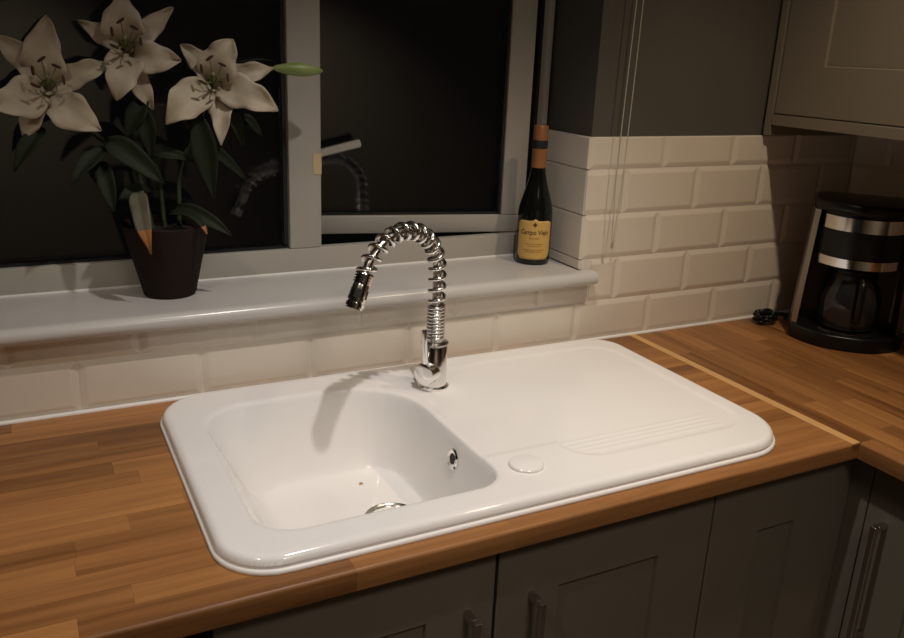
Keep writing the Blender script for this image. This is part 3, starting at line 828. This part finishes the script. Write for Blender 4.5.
# ------------------------------------------------------------------ coffee maker
fdir = Vector((-.74, -.67, 0)).normalized(); ldir = Vector((fdir.y, -fdir.x, 0))
CC = Vector((.433, -.198, .0004))
cm = thing('coffee_maker', 'black and silver filter coffee maker in the worktop corner', 'coffee maker', CC)
def CP(a, f, z): return CC+ldir*a+fdir*f+UP*z       # a to the left in view, f towards the viewer
def outline(hw, fr, bk, n=28, flat=.6):
    pts = []
    for k in range(n+1):            # bowed front
        t = -1+2*k/n; pts.append((hw*t, fr-(fr*flat)*(abs(t)**2.6)))
    pts += [(hw, -bk+.03), (hw-.03, -bk), (-hw+.03, -bk), (-hw, -bk+.03)]
    return pts
def slab(name, pts, z0, z1, m, parent, bev=.004, flare=0.):
    n = len(pts); V = [CP(a+(math.copysign(flare, a) if z == z0 else 0), f, z) for z in (z0, z1) for (a, f) in pts]
    Fc = [tuple(range(n)), tuple(n+k for k in range(n))]+[(k, (k+1) % n, n+(k+1) % n, n+k) for k in range(n)]
    o = obj(name, V, Fc, m, parent)
    if bev:
        bm = bmesh.new(); bm.from_mesh(o.data)
        es = [e for e in bm.edges if abs(e.verts[0].co.z-e.verts[1].co.z) < 1e-6]
        bmesh.ops.bevel(bm, geom=es, offset=bev, segments=3, affect='EDGES', profile=.5); bm.to_mesh(o.data); bm.free()
    return smooth_by_angle(o, 35)
slab('base', outline(.120, .112, .092), 0, .034, BLACKP, cm, .006)
slab('rear_tank', [(.094, -.008), (.094, -.088), (-.094, -.088), (-.094, -.008)], .034, .305, BLACKP, cm, 0)
slab('brew_head', outline(.0925, .092, .085), .205, .3055, BLACKP, cm, 0)
slab('lid', outline(.107, .104, .092), .3058, .330, BLACKP, cm, .008)
def band(name, z0, z1, fr, hw, m):
    V = []; n = 28
    for z in (z0, z1):
        for k in range(n+1):
            t = -1+2*k/n
            for d_ in (0, .003): V.append(CP(hw*t, fr-fr*.6*(abs(t)**2.6)+d_, z))
    Fc = []; N2 = 2*(n+1)
    for k in range(n):
        a = 2*k
        Fc += [(a+1, a+3, N2+a+3, N2+a+1), (a, N2+a, N2+a+2, a+2), (a, a+2, a+3, a+1), (N2+a, N2+a+1, N2+a+3, N2+a+2)]
    Fc += [(0, 1, N2+1, N2), (2*n, N2+2*n, N2+2*n+1, 2*n+1)]
    return smooth_by_angle(obj(name, V, Fc, m, cm), 40)
band('upper_band', .268, .298, .0925, .090, CHROME)
band('lower_band', .186, .206, .0925, .090, CHROME)
band('display_panel', .209, .266, .0922, .088, BLACKP)
for s in (1, -1):
    pts = [(s*.0945, .048), (s*.1065, .040), (s*.1065, -.05), (s*.0945, -.05)]
    slab('side_column', pts, .0345, .3055, mat('dull_steel', (.36, .33, .29), .36, metal=1, var=.1, vscale=40), cm, 0, .0115)
# carafe under the brew head
cf = Vector(CP(0, .026, .036))
carafe = lathe('carafe', [(.050, 0), (.060, .006), (.066, .030), (.066, .070), (.058, .100), (.048, .118), (.047, .126)], cf, UP, DKGLASS, cm, 40)
lathe('carafe_band', [(.0485, .118), (.0505, .119), (.0505, .130), (.0485, .131)], cf, UP, BLACKP, carafe, 40)
lathe('carafe_lid', [(.048, .130), (.047, .140), (.020, .146), (.0005, .147)], cf, UP, BLACKP, carafe, 40)
hpts = [cf+fdir*.050+ldir*-.01+UP*.124, cf+fdir*.085+ldir*-.012+UP*.122, cf+fdir*.094+ldir*-.012+UP*.085, cf+fdir*.088+ldir*-.012+UP*.04, cf+fdir*.066+ldir*-.01+UP*.032]
tube('carafe_handle', catmull(hpts, 8), .0075, BLACKP, carafe, 10)
lathe('hot_plate', [(.070, 0), (.070, .002), (.068, .0025)], CP(0, .026, .0338), UP, NICKEL, cm, 40)
# coiled mains lead beside it at the wall
lc = Vector((.340, -.048, .006)); lp = []
for k in range(70):
    a = k/70*2*math.pi*3.4; r = .024+.004*math.sin(k*1.7)
    lp.append(lc+Vector((r*math.cos(a)*1.1, r*math.sin(a)*.8, .0035*(k/12)+.002*math.sin(k*.9)+.001)))
lp += [lc+Vector((.06, -.01, .012)), Vector((.40, -.06, .008)), CP(.05, -.086, .03)]
tube('mains_lead', catmull(lp, 3), .0045, BLACKP, cm, 8)

# ------------------------------------------------------------------ blind cord loop
c0 = pix(612, 245, (0, -.022, 0), (0, 1, 0)); c1_ = pix(640, 0, (0, -.022, 0), (0, 1, 0)); dv = (c1_-c0)
top = c0+dv*1.75
cordm = mat('cream_cord', (.50, .46, .38), .6, var=.15, vscale=80)
half = .0085
def side_pts(s):
    out = []
    for k in range(14):
        t = k/13
        out.append(c0+dv*1.75*t+Vector((s*half*min(1, .25+t*5), .001*math.sin(9*t+s), .004)))
    return out
loop = list(reversed(side_pts(-1)))+[c0+Vector((-.0015, 0, 0)), c0+Vector((.0015, 0, 0))]+side_pts(1)
cdt = thing('blind_cord', 'thin looped blind pull cord hanging before the tiles beside the window', 'cord', c0)
tube('cord', loop, .0011, cordm, cdt, 6)
lathe('cord_weight', [(.001, -.008), (.0028, -.006), (.0030, .004), (.0015, .008)], c0, UP, mat('cord_toggle', (.34, .30, .23), .5, var=.1), cdt, 12)
